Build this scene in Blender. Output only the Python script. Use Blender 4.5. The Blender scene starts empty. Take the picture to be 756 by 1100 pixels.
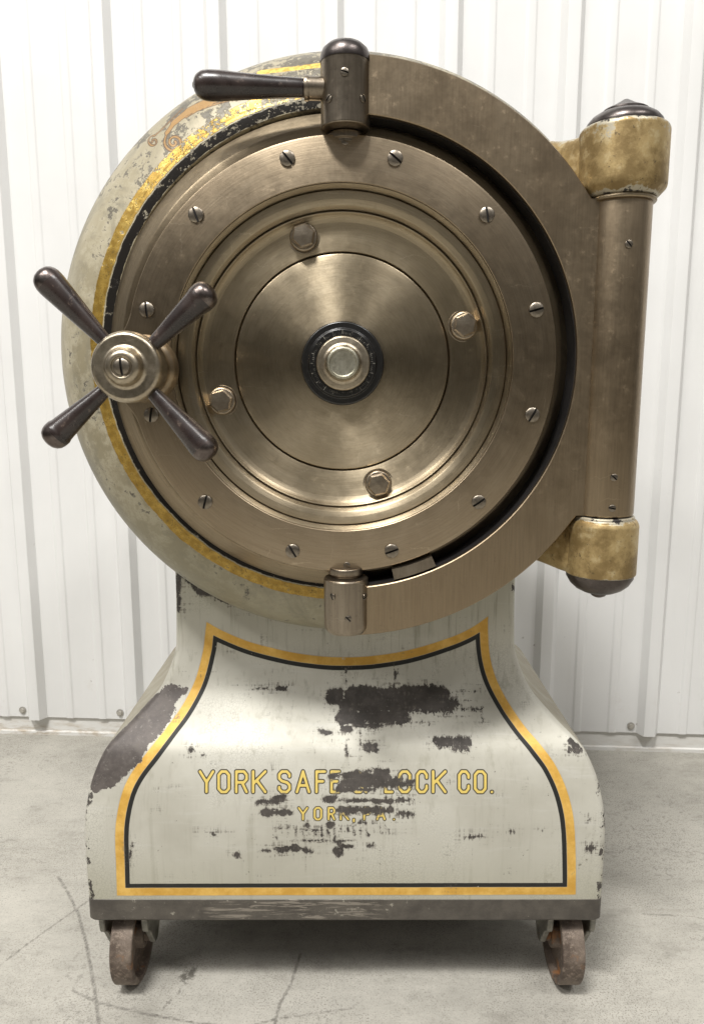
import bpy, math, random
import numpy as np
from mathutils import Vector, Matrix, Quaternion
random.seed(7); rng = np.random.default_rng(7)
PI = math.pi
K = 0.82                      # scene units -> metres (wall ribs 12 inches apart)
H = 1.27; TH = math.radians(9.5); F = 800.0
sc = bpy.context.scene
col = sc.collection

# ------------------------------------------------------------------ helpers
def ray(px, py):
    x = (px-378)/F; v = (550-py)/F
    d = np.array([x, math.cos(TH)+math.sin(TH)*v, -math.sin(TH)+math.cos(TH)*v])
    return d/np.linalg.norm(d)
CAM = np.array([0, 0, H])
ORG = {}
def link(name, me, mat=None, parent=None, origin=(0, 0, 0)):
    o = bpy.data.objects.new(name, me); col.objects.link(o)
    ORG[o.name] = Vector(origin)
    if parent:
        o.parent = parent; o.location = Vector(origin)-ORG[parent.name]
    else:
        o.location = Vector(origin)
    if mat and me and not me.materials: me.materials.append(mat)
    return o
def mesh(name, vs, fs, origin=(0, 0, 0), sharp=32, smooth=True):
    me = bpy.data.meshes.new(name)
    o = Vector(origin)
    vs = [(v[0]-o.x, v[1]-o.y, v[2]-o.z) for v in vs]
    me.from_pydata(vs, [], fs); me.validate()
    if smooth:
        me.polygons.foreach_set('use_smooth', [True]*len(me.polygons))
        me.set_sharp_from_angle(angle=math.radians(sharp))
    return me
class G:
    """collects geometry into one mesh"""
    def __init__(s): s.v = []; s.f = []
    def add(s, vs, fs):
        n = len(s.v); s.v += [tuple(v) for v in vs]; s.f += [tuple(i+n for i in f) for f in fs]
    def obj(s, name, mat, parent=None, origin=(0, 0, 0), sharp=32):
        return link(name, mesh(name, s.v, s.f, origin, sharp), mat, parent, origin)
def fillet(pts, r=0.002, seg=3, closed=False):
    out = []; n = len(pts)
    for i, p in enumerate(pts):
        if not closed and i in (0, n-1): out.append(tuple(p)); continue
        a = np.array(pts[i-1], float); b = np.array(p, float); c = np.array(pts[(i+1) % n], float)
        u = a-b; w = c-b; lu = np.linalg.norm(u); lw = np.linalg.norm(w)
        if lu < 1e-7 or lw < 1e-7: out.append(tuple(p)); continue
        k = min(r, lu*.45, lw*.45); p0 = b+u/lu*k; p1 = b+w/lw*k
        for j in range(seg+1):
            t = j/seg; q = (1-t)**2*p0+2*t*(1-t)*b+t*t*p1; out.append(tuple(q))
    return out
def lathe(g, prof, base, direc, n=64, a0=0, a1=2*PI, flip=False):
    """prof = [(radius, along)] turned about the line base + along*direc"""
    d = Vector(direc).normalized(); q = d.to_track_quat('Z', 'Y'); b = Vector(base)
    full = abs(a1-a0-2*PI) < 1e-6; m = n if full else n+1
    vs = []; fs = []; idx = []
    for (r, a) in prof:
        if r < 1e-6:
            idx.append([len(vs)]); vs.append(b+d*a)
        else:
            row = []
            for k in range(m):
                t = a0+(a1-a0)*k/n
                row.append(len(vs)); vs.append(b+q @ Vector((r*math.cos(t), r*math.sin(t), a)))
            idx.append(row)
    for i in range(len(idx)-1):
        A, B = idx[i], idx[i+1]
        for k in range(n):
            k2 = (k+1) % m
            if len(A) == 1 and len(B) == 1: continue
            if len(A) == 1: fs.append((A[0], B[k2], B[k]))
            elif len(B) == 1: fs.append((A[k], A[k2], B[0]))
            else: fs.append((A[k], A[k2], B[k2], B[k]))
    g.add(vs, fs)
def prism(g, poly, y0, y1, ch=0.002, axis='Y'):
    """poly [(x,z)] star shaped or convex outline, slightly chamfered; extruded y0 (front) .. y1"""
    n = len(poly); P = np.array(poly, float)
    E = np.roll(P, -1, 0)-np.roll(P, 1, 0); L = np.linalg.norm(E, axis=1)[:, None]+1e-9
    N = np.stack([E[:, 1], -E[:, 0]], 1)/L
    area = 0.5*np.sum(P[:, 0]*np.roll(P[:, 1], -1)-np.roll(P[:, 0], -1)*P[:, 1])
    if area < 0: N = -N
    I = P-N*ch
    vs = []; fs = []
    def put(Q, y):
        s = len(vs)
        for q in Q:
            vs.append((q[0], y, q[1]) if axis == 'Y' else ((y, q[0], q[1]) if axis == 'X' else (q[0], q[1], y)))
        return s
    a = put(I, y0); b = put(P, y0+ch*np.sign(y1-y0)); c = put(P, y1-ch*np.sign(y1-y0)); d = put(I, y1)
    for s, t in ((a, b), (b, c), (c, d)):
        for k in range(n):
            k2 = (k+1) % n; fs.append((s+k, s+k2, t+k2, t+k))
    fs.append(tuple(a+k for k in range(n))); fs.append(tuple(d+k for k in range(n))[::-1])
    g.add(vs, fs)
def seg_dist(P, segs):
    """min over capsules (p, q, r) of distance - r ; P (n,3)"""
    out = np.full(len(P), 9.0)
    for p, q, r in segs:
        p = np.array(p, float); q = np.array(q, float); u = q-p; L = u@u
        lo = np.minimum(p, q)-.06; hi = np.maximum(p, q)+.06
        m = np.all((P > lo) & (P < hi), axis=1)
        if not m.any(): continue
        W = P[m]-p
        t = np.clip(W@u/L, 0, 1) if L > 1e-12 else np.zeros(len(W))
        d = np.linalg.norm(W-t[:, None]*u, axis=1)-r
        out[m] = np.minimum(out[m], d)
    return out
def attr(me, name, data):
    a = me.attributes.new(name, 'FLOAT', 'POINT'); a.data.foreach_set('value', np.asarray(data, np.float32))

# ------------------------------------------------------------------ node helpers
class M:
    def __init__(s, name):
        s.m = bpy.data.materials.new(name); s.m.use_nodes = True
        s.t = s.m.node_tree; s.b = s.t.nodes['Principled BSDF']; s._oc = None
    def n(s, typ, **k):
        x = s.t.nodes.new(typ)
        for a, v in k.items(): setattr(x, a, v)
        return x
    def put(s, sock, v):
        if isinstance(v, bpy.types.NodeSocket): s.t.links.new(v, sock)
        elif isinstance(v, (tuple, list)):
            sock.default_value = tuple(v)+(1,) if (len(v) == 3 and len(sock.default_value) == 4) else tuple(v)
        else: sock.default_value = v
    def obj(s):
        if s._oc is None: s._oc = s.n('ShaderNodeTexCoord').outputs['Object']
        return s._oc
    def math(s, op, a, b=0.0, c=0.0, clamp=False):
        x = s.n('ShaderNodeMath', operation=op, use_clamp=clamp)
        for i, v in enumerate((a, b, c)): s.put(x.inputs[i], v)
        return x.outputs[0]
    def vm(s, op, a, b=(0, 0, 0)):
        x = s.n('ShaderNodeVectorMath', operation=op); s.put(x.inputs[0], a); s.put(x.inputs[1], b)
        return x.outputs['Value'] if op in ('LENGTH', 'DOT_PRODUCT', 'DISTANCE') else x.outputs[0]
    def xyz(s, v):
        x = s.n('ShaderNodeSeparateXYZ'); s.put(x.inputs[0], v); return x.outputs
    def comb(s, a, b, c):
        x = s.n('ShaderNodeCombineXYZ'); s.put(x.inputs[0], a); s.put(x.inputs[1], b); s.put(x.inputs[2], c); return x.outputs[0]
    def scale(s, v, k): return s.vm('MULTIPLY', v, k)
    def noise(s, sc_, vec=None, det=4, rough=.6, dist=0.0):
        x = s.n('ShaderNodeTexNoise'); x.inputs['Scale'].default_value = sc_; x.inputs['Detail'].default_value = det
        x.inputs['Roughness'].default_value = rough; x.inputs['Distortion'].default_value = dist
        s.put(x.inputs['Vector'], vec or s.obj()); return x.outputs['Fac']
    def voro(s, sc_, vec=None, feature='F1'):
        x = s.n('ShaderNodeTexVoronoi', feature=feature); x.inputs['Scale'].default_value = sc_
        s.put(x.inputs['Vector'], vec or s.obj()); return x.outputs['Distance']
    def step(s, v, lo, hi, a=0.0, b=1.0):
        x = s.n('ShaderNodeMapRange', interpolation_type='SMOOTHSTEP'); s.put(x.inputs[0], v)
        for i, q in enumerate((lo, hi, a, b)): s.put(x.inputs[i+1], q)
        return x.outputs[0]
    def mix(s, f, a, b):
        x = s.n('ShaderNodeMix', data_type='RGBA'); s.put(x.inputs[0], f); s.put(x.inputs[6], a); s.put(x.inputs[7], b); return x.outputs[2]
    def fmix(s, f, a, b):
        x = s.n('ShaderNodeMix', data_type='FLOAT'); s.put(x.inputs[0], f); s.put(x.inputs[2], a); s.put(x.inputs[3], b); return x.outputs[0]
    def att(s, name):
        return s.n('ShaderNodeAttribute', attribute_name=name).outputs['Fac']
    def bump(s, h, strength=.2, dist=.002, normal=None):
        x = s.n('ShaderNodeBump'); x.inputs['Strength'].default_value = strength; x.inputs['Distance'].default_value = dist
        s.put(x.inputs['Height'], h)
        if normal: s.put(x.inputs['Normal'], normal)
        return x.outputs[0]
    def set(s, **k):
        names = dict(color='Base Color', rough='Roughness', metal='Metallic', normal='Normal', aniso='Anisotropic', tangent='Tangent', coat='Coat Weight', coatr='Coat Roughness', spec='Specular IOR Level')
        for a, v in k.items(): s.put(s.b.inputs[names[a]], v)
        return s.m

def metal(name, lo, mid, hi, rough=.33, brushed=None, sc_=6, stain=.5, seed=0.0, aniso=.6):
    """aged metal; brushed: 'ring' = turned on a lathe about local Y, 'z'/'x' = linear brushing"""
    m = M(name); oc = m.vm('ADD', m.obj(), (seed, seed*1.7, -seed))
    n2 = m.noise(sc_*6.3, oc, 7, .75); n3 = m.noise(75, oc, 5, .75); fine = m.noise(210, oc, 3, .7)
    if brushed == 'ring':
        x, y, z = m.xyz(m.obj())[:3]
        rr = m.math('SQRT', m.math('ADD', m.math('MULTIPLY', x, x), m.math('MULTIPLY', z, z)))
        ux, uz = m.math('DIVIDE', x, rr), m.math('DIVIDE', z, rr)
        br = m.noise(1, m.comb(m.math('MULTIPLY', rr, 420), m.math('MULTIPLY', ux, 5), m.math('MULTIPLY', uz, 5)), 3, .65)
        sm_ = m.noise(1, m.comb(m.math('ADD', m.math('MULTIPLY', rr, 34), seed), m.math('MULTIPLY', ux, 2.2), m.math('MULTIPLY', uz, 2.2)), 5, .7)
        n1 = m.math('ADD', m.math('MULTIPLY', sm_, .6), m.math('MULTIPLY', m.noise(sc_*.6, oc, 5, .65), .4))
        m.set(aniso=aniso, tangent=m.vm('NORMALIZE', m.vm('MULTIPLY', m.obj(), (1, 0, 1))))
    else:
        k = {'z': (300, 300, 14), 'x': (14, 300, 300), None: (150, 150, 150)}[brushed]
        br = m.noise(1, m.scale(oc, k), 3, .6)
        k2 = {'z': (14, 14, 2.5), 'x': (2.5, 14, 14), None: (sc_, sc_, sc_)}[brushed]
        n1 = m.noise(1, m.scale(oc, k2), 5, .65)
    v = m.math('ADD', m.math('MULTIPLY', n1, .9), m.math('MULTIPLY', n2, .1))
    soft = tuple(.45*p+.55*q for p, q in zip(lo, mid)); top = tuple(.5*p+.5*q for p, q in zip(mid, hi))
    c = m.mix(m.step(v, .30, .56), soft, mid); c = m.mix(m.step(v, .46, .72), c, top)
    spots = m.math('MULTIPLY', m.step(n3, .55, .66), m.step(n2, .42, .60))
    c = m.mix(m.math('MULTIPLY', spots, stain*.45), c, tuple(q*.50 for q in lo))
    c = m.mix(m.math('MULTIPLY', m.step(fine, .60, .70), stain*.55), c, tuple(q*.55 for q in lo))
    c = m.mix(m.step(br, .35, .70, 0, .30), c, tuple(q*.7 for q in lo))
    # hairline scratches in two directions
    for a, b, d in (((9, 9, 420), .70, (1, 2, 3)), ((330, 30, 12), .72, (5, 1, 7))):
        sv = m.noise(1, m.scale(m.vm('ADD', m.vm('ADD', oc, d), m.scale(m.comb(n1, n1, n1), (.05, .05, .05))), a), 2, .5, .2)
        c = m.mix(m.step(sv, b, b+.05, 0, .40), c, tuple(min(1, q*1.35) for q in hi))
    r = m.fmix(m.step(n2, .25, .75), rough*.88, rough*1.15)
    r = m.fmix(spots, r, min(.8, rough*1.42))
    m.set(color=c, rough=r, metal=1.0, normal=m.bump(m.math('ADD', m.math('MULTIPLY', br, .6), m.math('MULTIPLY', n3, .7)), .13, .0012))
    return m.m

# ------------------------------------------------------------------ materials
BROWN = ((.20, .155, .115), (.36, .30, .23), (.47, .41, .32))
m_flange = metal('turned_steel', (.29, .225, .152), (.35, .28, .195), (.43, .355, .26), rough=.36, brushed='ring', sc_=5)
m_dish = metal('turned_bronze_steel', (.35, .282, .19), (.43, .358, .25), (.53, .455, .335), rough=.37, brushed='ring', sc_=4, seed=4, aniso=.85, stain=.35)
m_ring = metal('brown_steel', (.275, .21, .14), (.325, .255, .172), (.385, .31, .22), rough=.36, brushed='z', sc_=4, seed=9, stain=.3)
m_knuckle = metal('dull_steel', (.20, .165, .125), (.295, .25, .195), (.40, .35, .285), rough=.34, brushed='z', sc_=9, seed=2)
m_brass = metal('aged_brass_rim', (.20, .155, .10), (.31, .25, .17), (.42, .35, .25), rough=.38, brushed='ring', sc_=6, seed=6)
m_steelbright = metal('worn_nickel', (.25, .205, .145), (.43, .37, .28), (.58, .52, .42), rough=.33, sc_=14, seed=3)
m_screw = metal('screw_steel', (.14, .115, .09), (.27, .235, .19), (.40, .36, .30), rough=.36, sc_=30, seed=5)
m_bolt = metal('bolt_steel', (.24, .19, .14), (.38, .32, .245), (.50, .44, .35), rough=.34, sc_=12, seed=8, stain=.25)
m_darkcap = metal('blackened_steel', (.07, .06, .055), (.11, .095, .09), (.17, .15, .14), rough=.33, sc_=12, seed=1)

def simple(name, c, rough=.5, metal_=0.0, var=.25, sc_=20, coat=0.0):
    m = M(name); n = m.noise(sc_, None, 5, .65)
    cc = m.mix(m.step(n, .3, .7), tuple(q*(1-var) for q in c), tuple(min(1, q*(1+var)) for q in c))
    m.set(color=cc, rough=m.fmix(n, rough*.8, rough*1.25), metal=metal_, normal=m.bump(n, .08, .001), coat=coat)
    return m.m
m_black = simple('black_enamel', (.012, .010, .009), .28, 0, .3, 30)
m_slot = simple('slot_shadow_metal', (.012, .010, .009), .8, 0, .2)
m_gapblack = simple('gap_shade_black', (.010, .009, .009), .5, 0, .3)  # near-black colour standing in for shade in the ring gap
def wood_handle():
    m = M('dark_horn_handle')
    n = m.noise(1, m.scale(m.obj(), (70, 70, 70)), 5, .7); n2 = m.noise(18, None, 3)
    c = m.mix(m.step(n2, .35, .65), (.018, .012, .011), (.036, .025, .022))
    c = m.mix(m.step(n, .60, .68, 0, .7), c, (.14, .105, .085)); c = m.mix(m.step(m.noise(1, m.scale(m.obj(), (160, 160, 30)), 4, .7), .66, .72, 0, .6), c, (.16, .13, .11))
    m.set(color=c, rough=m.fmix(n, .16, .42), spec=.5, normal=m.bump(n, .08, .001), coat=.25, coatr=.2)
    return m.m
m_handle = wood_handle()
m_tip = metal('handle_cap_metal', (.09, .07, .065), (.15, .125, .115), (.3, .27, .25), rough=.3, sc_=40, seed=2)

def gilt():
    m = M('worn_gold_paint')
    n = m.noise(14, None, 6, .7); g = m.noise(90, None, 5, .7); x, y, z = m.xyz(m.obj())[:3]
    c = m.mix(m.step(n, .38, .60), (.22, .15, .06), (.43, .315, .145))
    c = m.mix(m.step(m.noise(30, None, 5, .7), .52, .68, 0, .7), c, (.56, .46, .27))
    c = m.mix(m.step(g, .60, .68, 0, .7), c, (.06, .045, .028))
    e = m.att('rim')         # near the top or bottom edge: bare primer and dark metal
    en = m.math('ADD', e, m.math('MULTIPLY', m.math('SUBTRACT', m.noise(28, None, 6, .75), .5), 2.4))
    c = m.mix(m.step(en, .70, .80), c, (.42, .38, .29))
    c = m.mix(m.step(en, 1.0, 1.08), c, (.035, .03, .028))
    m.set(color=c, rough=m.fmix(g, .34, .6), metal=.55, normal=m.bump(m.math('ADD', g, m.math('MULTIPLY', en, .3)), .22, .0015))
    return m.m
m_gilt = gilt()

def base_paint():
    m = M('aged_silver_cream_paint')
    oc = m.obj(); n1 = m.noise(3.2, None, 5, .6, .5); n2 = m.noise(22, None, 6, .7); n3 = m.noise(110, None, 4, .7)
    sv = m.noise(1, m.scale(oc, (45, 45, 3.0)), 4, .6, .3)     # runs down the face
    sh = m.noise(1, m.scale(oc, (5, 5, 60)), 5, .65, .4)       # wiped side to side
    c = m.mix(m.step(n1, .35, .65), (.465, .448, .385), (.58, .565, .50))
    c = m.mix(m.step(sv, .55, .80, 0, .45), c, (.26, .245, .18))
    c = m.mix(m.step(sh, .55, .75, 0, .40), c, (.60, .59, .55))
    c = m.mix(m.step(n2, .62, .75, 0, .35), c, (.30, .28, .21))
    c = m.mix(m.step(m.math('ADD', n3, m.math('MULTIPLY', n2, .6)), 1.00, 1.05, 0, .75), c, (.10, .088, .075))
    z = m.xyz(oc)[2]
    gr = m.math('ADD', m.step(z, .235, .40, .55, 0), m.math('MULTIPLY', m.step(z, .70, .86, 0, .5), 1))   # darker, yellower near the foot and under the drum
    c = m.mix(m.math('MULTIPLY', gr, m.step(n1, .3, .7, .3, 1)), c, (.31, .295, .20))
    # fine crackle
    cr = m.voro(170, m.vm('ADD', oc, m.scale(m.comb(n2, n3, n2), (.01, .01, .01))), 'DISTANCE_TO_EDGE')
    crm = m.math('MULTIPLY', m.step(cr, .02, .06, 1, 0), m.step(n1, .50, .62, 0, .35))
    c = m.mix(crm, c, (.16, .14, .11))
    c = m.mix(m.math('MULTIPLY', m.att('side'), m.step(n2, .25, .6, .6, .9)), c, (.27, .24, .175))  # shade of the side faces painted in as a darker colour
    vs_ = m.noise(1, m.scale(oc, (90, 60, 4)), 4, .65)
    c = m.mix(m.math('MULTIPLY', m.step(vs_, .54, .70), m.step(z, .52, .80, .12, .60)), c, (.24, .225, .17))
    # painted frame line
    bd = m.math('ADD', m.att('border'), m.math('MULTIPLY', m.math('SUBTRACT', n2, .5), .0016))
    gold = m.mix(m.step(n2, .35, .7), (.60, .335, .055), (.78, .50, .13))
    gold = m.mix(m.step(n3, .66, .72, 0, .6), gold, (.4, .3, .14))
    fg = m.math('MULTIPLY', m.step(bd, -.0006, .0006), m.step(bd, .0166, .0178, 1, 0))
    fb = m.math('MULTIPLY', m.step(bd, .0170, .0182), m.step(bd, .0262, .0274, 1, 0))
    fo = m.math('MULTIPLY', m.step(bd, -.0016, -.0006), m.step(bd, -.0006, .0, 1, 0))
    chip = m.step(m.noise(60, None, 6, .75), .66, .70, 1, .1)
    c = m.mix(m.math('MULTIPLY', fo, .35), c, (.16, .12, .07))
    c = m.mix(m.math('MULTIPLY', fg, chip), c, gold)
    c = m.mix(m.math('MULTIPLY', fb, chip), c, (.018, .018, .016))
    # letters
    lt = m.math('ADD', m.att('letter'), m.math('MULTIPLY', m.math('SUBTRACT', n3, .5), .0008))
    c = m.mix(m.math('MULTIPLY', m.step(lt, .0043, .0052, 1, 0), .95), c, (.030, .024, .015))
    c = m.mix(m.math('MULTIPLY', m.step(lt, .0021, .0029, 1, 0), m.step(n2, .62, .72, 1, .5)), c, (.72, .55, .15))
    # bare patches
    iso = m.math('SUBTRACT', m.noise(1, m.scale(oc, (38, 38, 46)), 8, .72, .9), .5)
    iso2 = m.math('SUBTRACT', m.noise(70, None, 5, .7), .5)
    comb = m.math('MULTIPLY', m.math('SUBTRACT', m.noise(1, m.scale(oc, (190, 100, 12)), 4, .75), .5), m.step(m.xyz(oc)[0], .03, .14, .010, .034))
    wn = m.math('ADD', m.math('ADD', m.math('MULTIPLY', iso, .030), m.math('MULTIPLY', iso2, .016)), comb)
    w = m.math('ADD', m.att('wear'), wn)
    hatch = m.math('MULTIPLY', m.noise(1, m.scale(oc, (210, 60, 9)), 3, .7), m.noise(1, m.scale(oc, (14, 60, 170)), 3, .7))
    hz = m.math('MULTIPLY', m.step(m.math('ADD', m.att('wear'), m.math('MULTIPLY', wn, .4)), .026, .002), m.step(hatch, .29, .36))
    wm = m.step(w, -.0008, .0006, 1, 0)
    halo = m.step(w, 0, .004, .6, 0)
    ed = m.math('ADD', m.att('edge'), m.math('MULTIPLY', m.math('SUBTRACT', m.noise(24, None, 6, .75), .5), 2.2))
    wm = m.math('MAXIMUM', wm, m.step(ed, 1.08, 1.11))
    wc = m.mix(m.step(n2, .35, .65), (.042, .036, .031), (.078, .068, .060))
    wc = m.mix(m.step(n3, .62, .70, 0, .5), wc, (.24, .21, .19))
    flank = m.math('ADD', m.att('flank'), m.math('ADD', m.math('MULTIPLY', iso, .030), m.math('MULTIPLY', iso2, .020)))
    flm = m.step(flank, -.0006, .0006, 1, 0)
    flc = m.mix(m.step(n2, .38, .62), (.078, .066, .060), (.125, .108, .098)); flc = m.mix(m.step(n3, .58, .68, 0, .4), flc, (.30, .28, .25))
    c = m.mix(m.step(flank, 0, .002, .25, 0), c, (.62, .60, .54)); c = m.mix(flm, c, flc)
    c = m.mix(halo, c, (.22, .20, .17))
    c = m.mix(m.math('MULTIPLY', hz, .75), c, (.13, .115, .095)); wc = m.mix(m.step(hatch, .30, .38, 0, .45), wc, (.16, .14, .12)); c = m.mix(wm, c, wc)
    m.set(color=c, rough=m.fmix(wm, m.fmix(n2, .48, .68), .68), metal=m.fmix(wm, .25, .1),
          normal=m.bump(m.math('ADD', m.math('MULTIPLY', wm, -1.0), m.math('ADD', m.math('MULTIPLY', n2, .5), m.math('MULTIPLY', n3, .25))), .35, .0012))
    return m.m
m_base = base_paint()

def body_paint():
    m = M('mottled_cream_drum_paint')
    oc = m.obj(); x, y, z = m.xyz(oc)[:3]
    rr = m.math('SQRT', m.math('ADD', m.math('MULTIPLY', x, x), m.math('MULTIPLY', z, z)))
    n1 = m.noise(4, None, 5, .6, .4); n2 = m.noise(24, None, 7, .75); n3 = m.noise(95, None, 5, .75)
    c = m.mix(m.step(n1, .35, .65), (.26, .225, .145), (.38, .335, .235))
    c = m.mix(m.step(n2, .44, .60, 0, .7), c, (.46, .415, .305))
    c = m.mix(m.step(m.noise(11, None, 6, .75, 1.0), .52, .60, 0, .4), c, (.21, .19, .14))
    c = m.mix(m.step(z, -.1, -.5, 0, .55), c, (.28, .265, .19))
    c = m.mix(m.step(m.noise(7, m.vm('ADD', oc, (4, 4, 4)), 7, .75, .8), .50, .64, 0, .45), c, (.17, .16, .12))
    c = m.mix(m.step(m.noise(60, m.vm('ADD', oc, (1, 4, 4)), 5, .8), .62, .68, 0, .6), c, (.11, .095, .07))
    up = m.step(z, .10, .48)
    # flaking, heavier at the top
    fl = m.math('ADD', m.math('ADD', n2, m.math('MULTIPLY', n3, .5)), m.math('MULTIPLY', up, .13))
    flk = m.step(fl, .865, .905, 0, .85)
    fln = m.mix(m.step(n3, .3, .7), (.030, .027, .024), (.13, .115, .09))
    c = m.mix(flk, c, fln)
    # rubbed dark rim at the widest part, then painted edge shade
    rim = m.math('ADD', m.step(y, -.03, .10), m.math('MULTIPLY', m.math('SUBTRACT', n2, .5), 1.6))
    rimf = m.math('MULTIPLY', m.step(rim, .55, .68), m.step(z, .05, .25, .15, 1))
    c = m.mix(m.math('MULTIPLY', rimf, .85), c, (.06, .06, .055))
    gx = m.step(y, -.02, .08, 0, .8); c = m.mix(gx, c, (.17, .165, .135))  # darker band paints in the shade of the sideways-facing edge
    # scroll ornament
    s = m.math('ADD', m.att('scroll'), m.math('MULTIPLY', m.math('SUBTRACT', n3, .5), .0015))
    c = m.mix(m.math('MULTIPLY', m.step(s, .0010, .0022, 1, 0), .9), c, (.12, .07, .035))
    c = m.mix(m.math('MULTIPLY', m.step(s, -.0006, .0004, 1, 0), .8), c, (.42, .25, .095))
    # thin gilt line high on the shoulder
    s2 = m.math('ADD', m.att('gilt'), m.math('MULTIPLY', m.math('SUBTRACT', n2, .5), .004))
    gold = m.mix(m.step(n3, .4, .6), (.50, .30, .05), (.80, .58, .14))
    c = m.mix(m.math('MULTIPLY', m.step(s2, .0, .001, 1, 0), m.step(n2, .60, .66, 1, 0)), c, gold)
    # gold and black lines round the opening (r from the centre)
    jit = m.math('MULTIPLY', m.math('SUBTRACT', n2, .5), .010)
    r1 = m.math('ADD', rr, jit)
    fg = m.math('MULTIPLY', m.step(r1, .422, .4235), m.step(r1, .4435, .445, 1, 0))
    thr = m.math('ADD', m.math('ADD', n3, m.math('MULTIPLY', m.noise(40, None, 5, .8), 1.0)), m.math('MULTIPLY', up, .10))
    gkeep = m.step(m.math('ADD', thr, m.math('MULTIPLY', up, .12)), 1.20, 1.25, 1, 0)
    gold2 = m.mix(m.step(n3, .42, .60), (.30, .185, .035), (.47, .31, .07))
    
    gold2 = m.mix(m.math('MULTIPLY', m.step(m.noise(48, None, 3, .6), .54, .58), up), gold2, (.62, .47, .15))
    gold2 = m.mix(m.step(m.noise(190, None, 4, .8), .52, .62, 0, .6), gold2, (.07, .05, .02))
    gm = m.math('MULTIPLY', fg, gkeep)
    fb = m.math('MULTIPLY', m.step(r1, .4045, .4055), m.step(r1, .4195, .4215, 1, 0))
    bm = m.math('MULTIPLY', fb, m.step(m.math('ADD', thr, m.math('MULTIPLY', up, .06)), 1.21, 1.24, 1, 0))
    c = m.mix(m.math('MULTIPLY', m.math('ADD', fg, fb, clamp=True), .8), c, (.25, .22, .16))
    c = m.mix(gm, c, gold2); c = m.mix(bm, c, (.012, .010, .008))
    # no seam line is painted here where the drum meets the pedestal
    m.set(color=c, rough=m.fmix(gm, m.fmix(n2, .38, .58), .36), spec=m.fmix(bm, .45, .15), metal=m.fmix(gm, .15, .6),
          normal=m.bump(m.math('ADD', m.math('MULTIPLY', flk, -1.0), m.math('MULTIPLY', m.math('ADD', gm, bm), .7)), .4, .0015))
    return m.m
m_body = body_paint()

def skirt_mat():
    m = M('dark_brown_skirt_paint'); n2 = m.noise(20, None, 6, .7); n3 = m.noise(90, None, 5, .7)
    sh = m.noise(1, m.scale(m.obj(), (12, 12, 130)), 5, .7, .8)
    c = m.mix(m.step(n2, .3, .7), (.050, .043, .036), (.095, .083, .068))
    c = m.mix(m.step(m.math('ADD', n3, m.math('MULTIPLY', n2, .5)), .90, .96, 0, .8), c, (.30, .28, .23))
    x = m.xyz(m.obj())[0]
    zone = m.math('MULTIPLY', m.step(x, -.30, -.26), m.step(x, .02, .12, 1, 0))
    c = m.mix(m.math('MULTIPLY', zone, m.step(sh, .52, .58, 0, .75)), c, (.25, .22, .18))
    m.set(color=c, rough=m.fmix(n2, .35, .6), normal=m.bump(m.math('ADD', n3, sh), .3, .0015)); return m.m
m_skirt = skirt_mat()

def iron():
    m = M('rusty_cast_iron'); n2 = m.noise(16, None, 6, .7); n3 = m.noise(80, None, 5, .75)
    c = m.mix(m.step(n2, .35, .6), (.085, .062, .048), (.19, .15, .12))
    c = m.mix(m.step(n3, .50, .66, 0, .7), c, (.30, .24, .19))
    c = m.mix(m.step(m.noise(9, m.vm('ADD', m.obj(), (0, 0, 5)), 5, .7), .55, .66, 0, .8), c, (.33, .15, .055))
    m.set(color=c, rough=.6, metal=.35, normal=m.bump(n3, .6, .003)); return m.m
m_iron = iron()
m_bracket = simple('grey_painted_bracket', (.22, .21, .18), .5, .2, .4, 30)

def wall_mat():
    m = M('white_ribbed_steel_cladding'); n1 = m.noise(1.5, None, 4); n3 = m.noise(60, None, 5, .8)
    sv = m.noise(1, m.scale(m.obj(), (30, 30, 1.2)), 4, .6)
    c = m.mix(m.step(n1, .3, .7), (.69, .687, .675), (.74, .737, .725))
    c = m.mix(m.step(sv, .6, .85, 0, .35), c, (.66, .65, .62))
    z = m.xyz(m.obj())[2]
    low = m.step(z, 1.3, .05, 0, 1)
    dots = m.step(m.voro(17, m.vm('ADD', m.obj(), m.scale(m.comb(n3, n3, n3), (.03, .03, .03)))), .055, .075, 1, 0)
    keep = m.step(m.noise(6, m.vm('ADD', m.obj(), (7, 7, 7)), 2), .52, .58)
    c = m.mix(m.math('MULTIPLY', m.math('MULTIPLY', dots, keep), m.math('MULTIPLY', low, .6)), c, (.25, .22, .19))
    c = m.mix(m.math('MULTIPLY', m.step(m.noise(9, None, 6, .8), .55, .75), m.step(z, .6, .05, 0, .35)), c, (.55, .50, .42))
    m.set(color=c, rough=m.fmix(n1, .32, .42), spec=.45, normal=m.bump(m.noise(1, m.scale(m.obj(), (5, 5, 1.6)), 3), .35, .012)); return m.m
m_wall = wall_mat()
def trim_mat():
    m = M('dirty_white_base_trim'); n = m.noise(12, m.scale(m.obj(), (1, 1, 4)), 6, .75); z = m.xyz(m.obj())[2]
    c = m.mix(m.math('MULTIPLY', m.step(n, .42, .68), m.step(z, .075, .0, .15, 1)), (.70, .69, .66), (.42, .35, .26))
    x = m.xyz(m.obj())[0]
    m.set(color=m.mix(m.step(x, -.2, .6, 0, .6), c, (.68, .67, .64)), rough=.5, normal=m.bump(n, .1, .003)); return m.m
m_trim = trim_mat()

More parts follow.
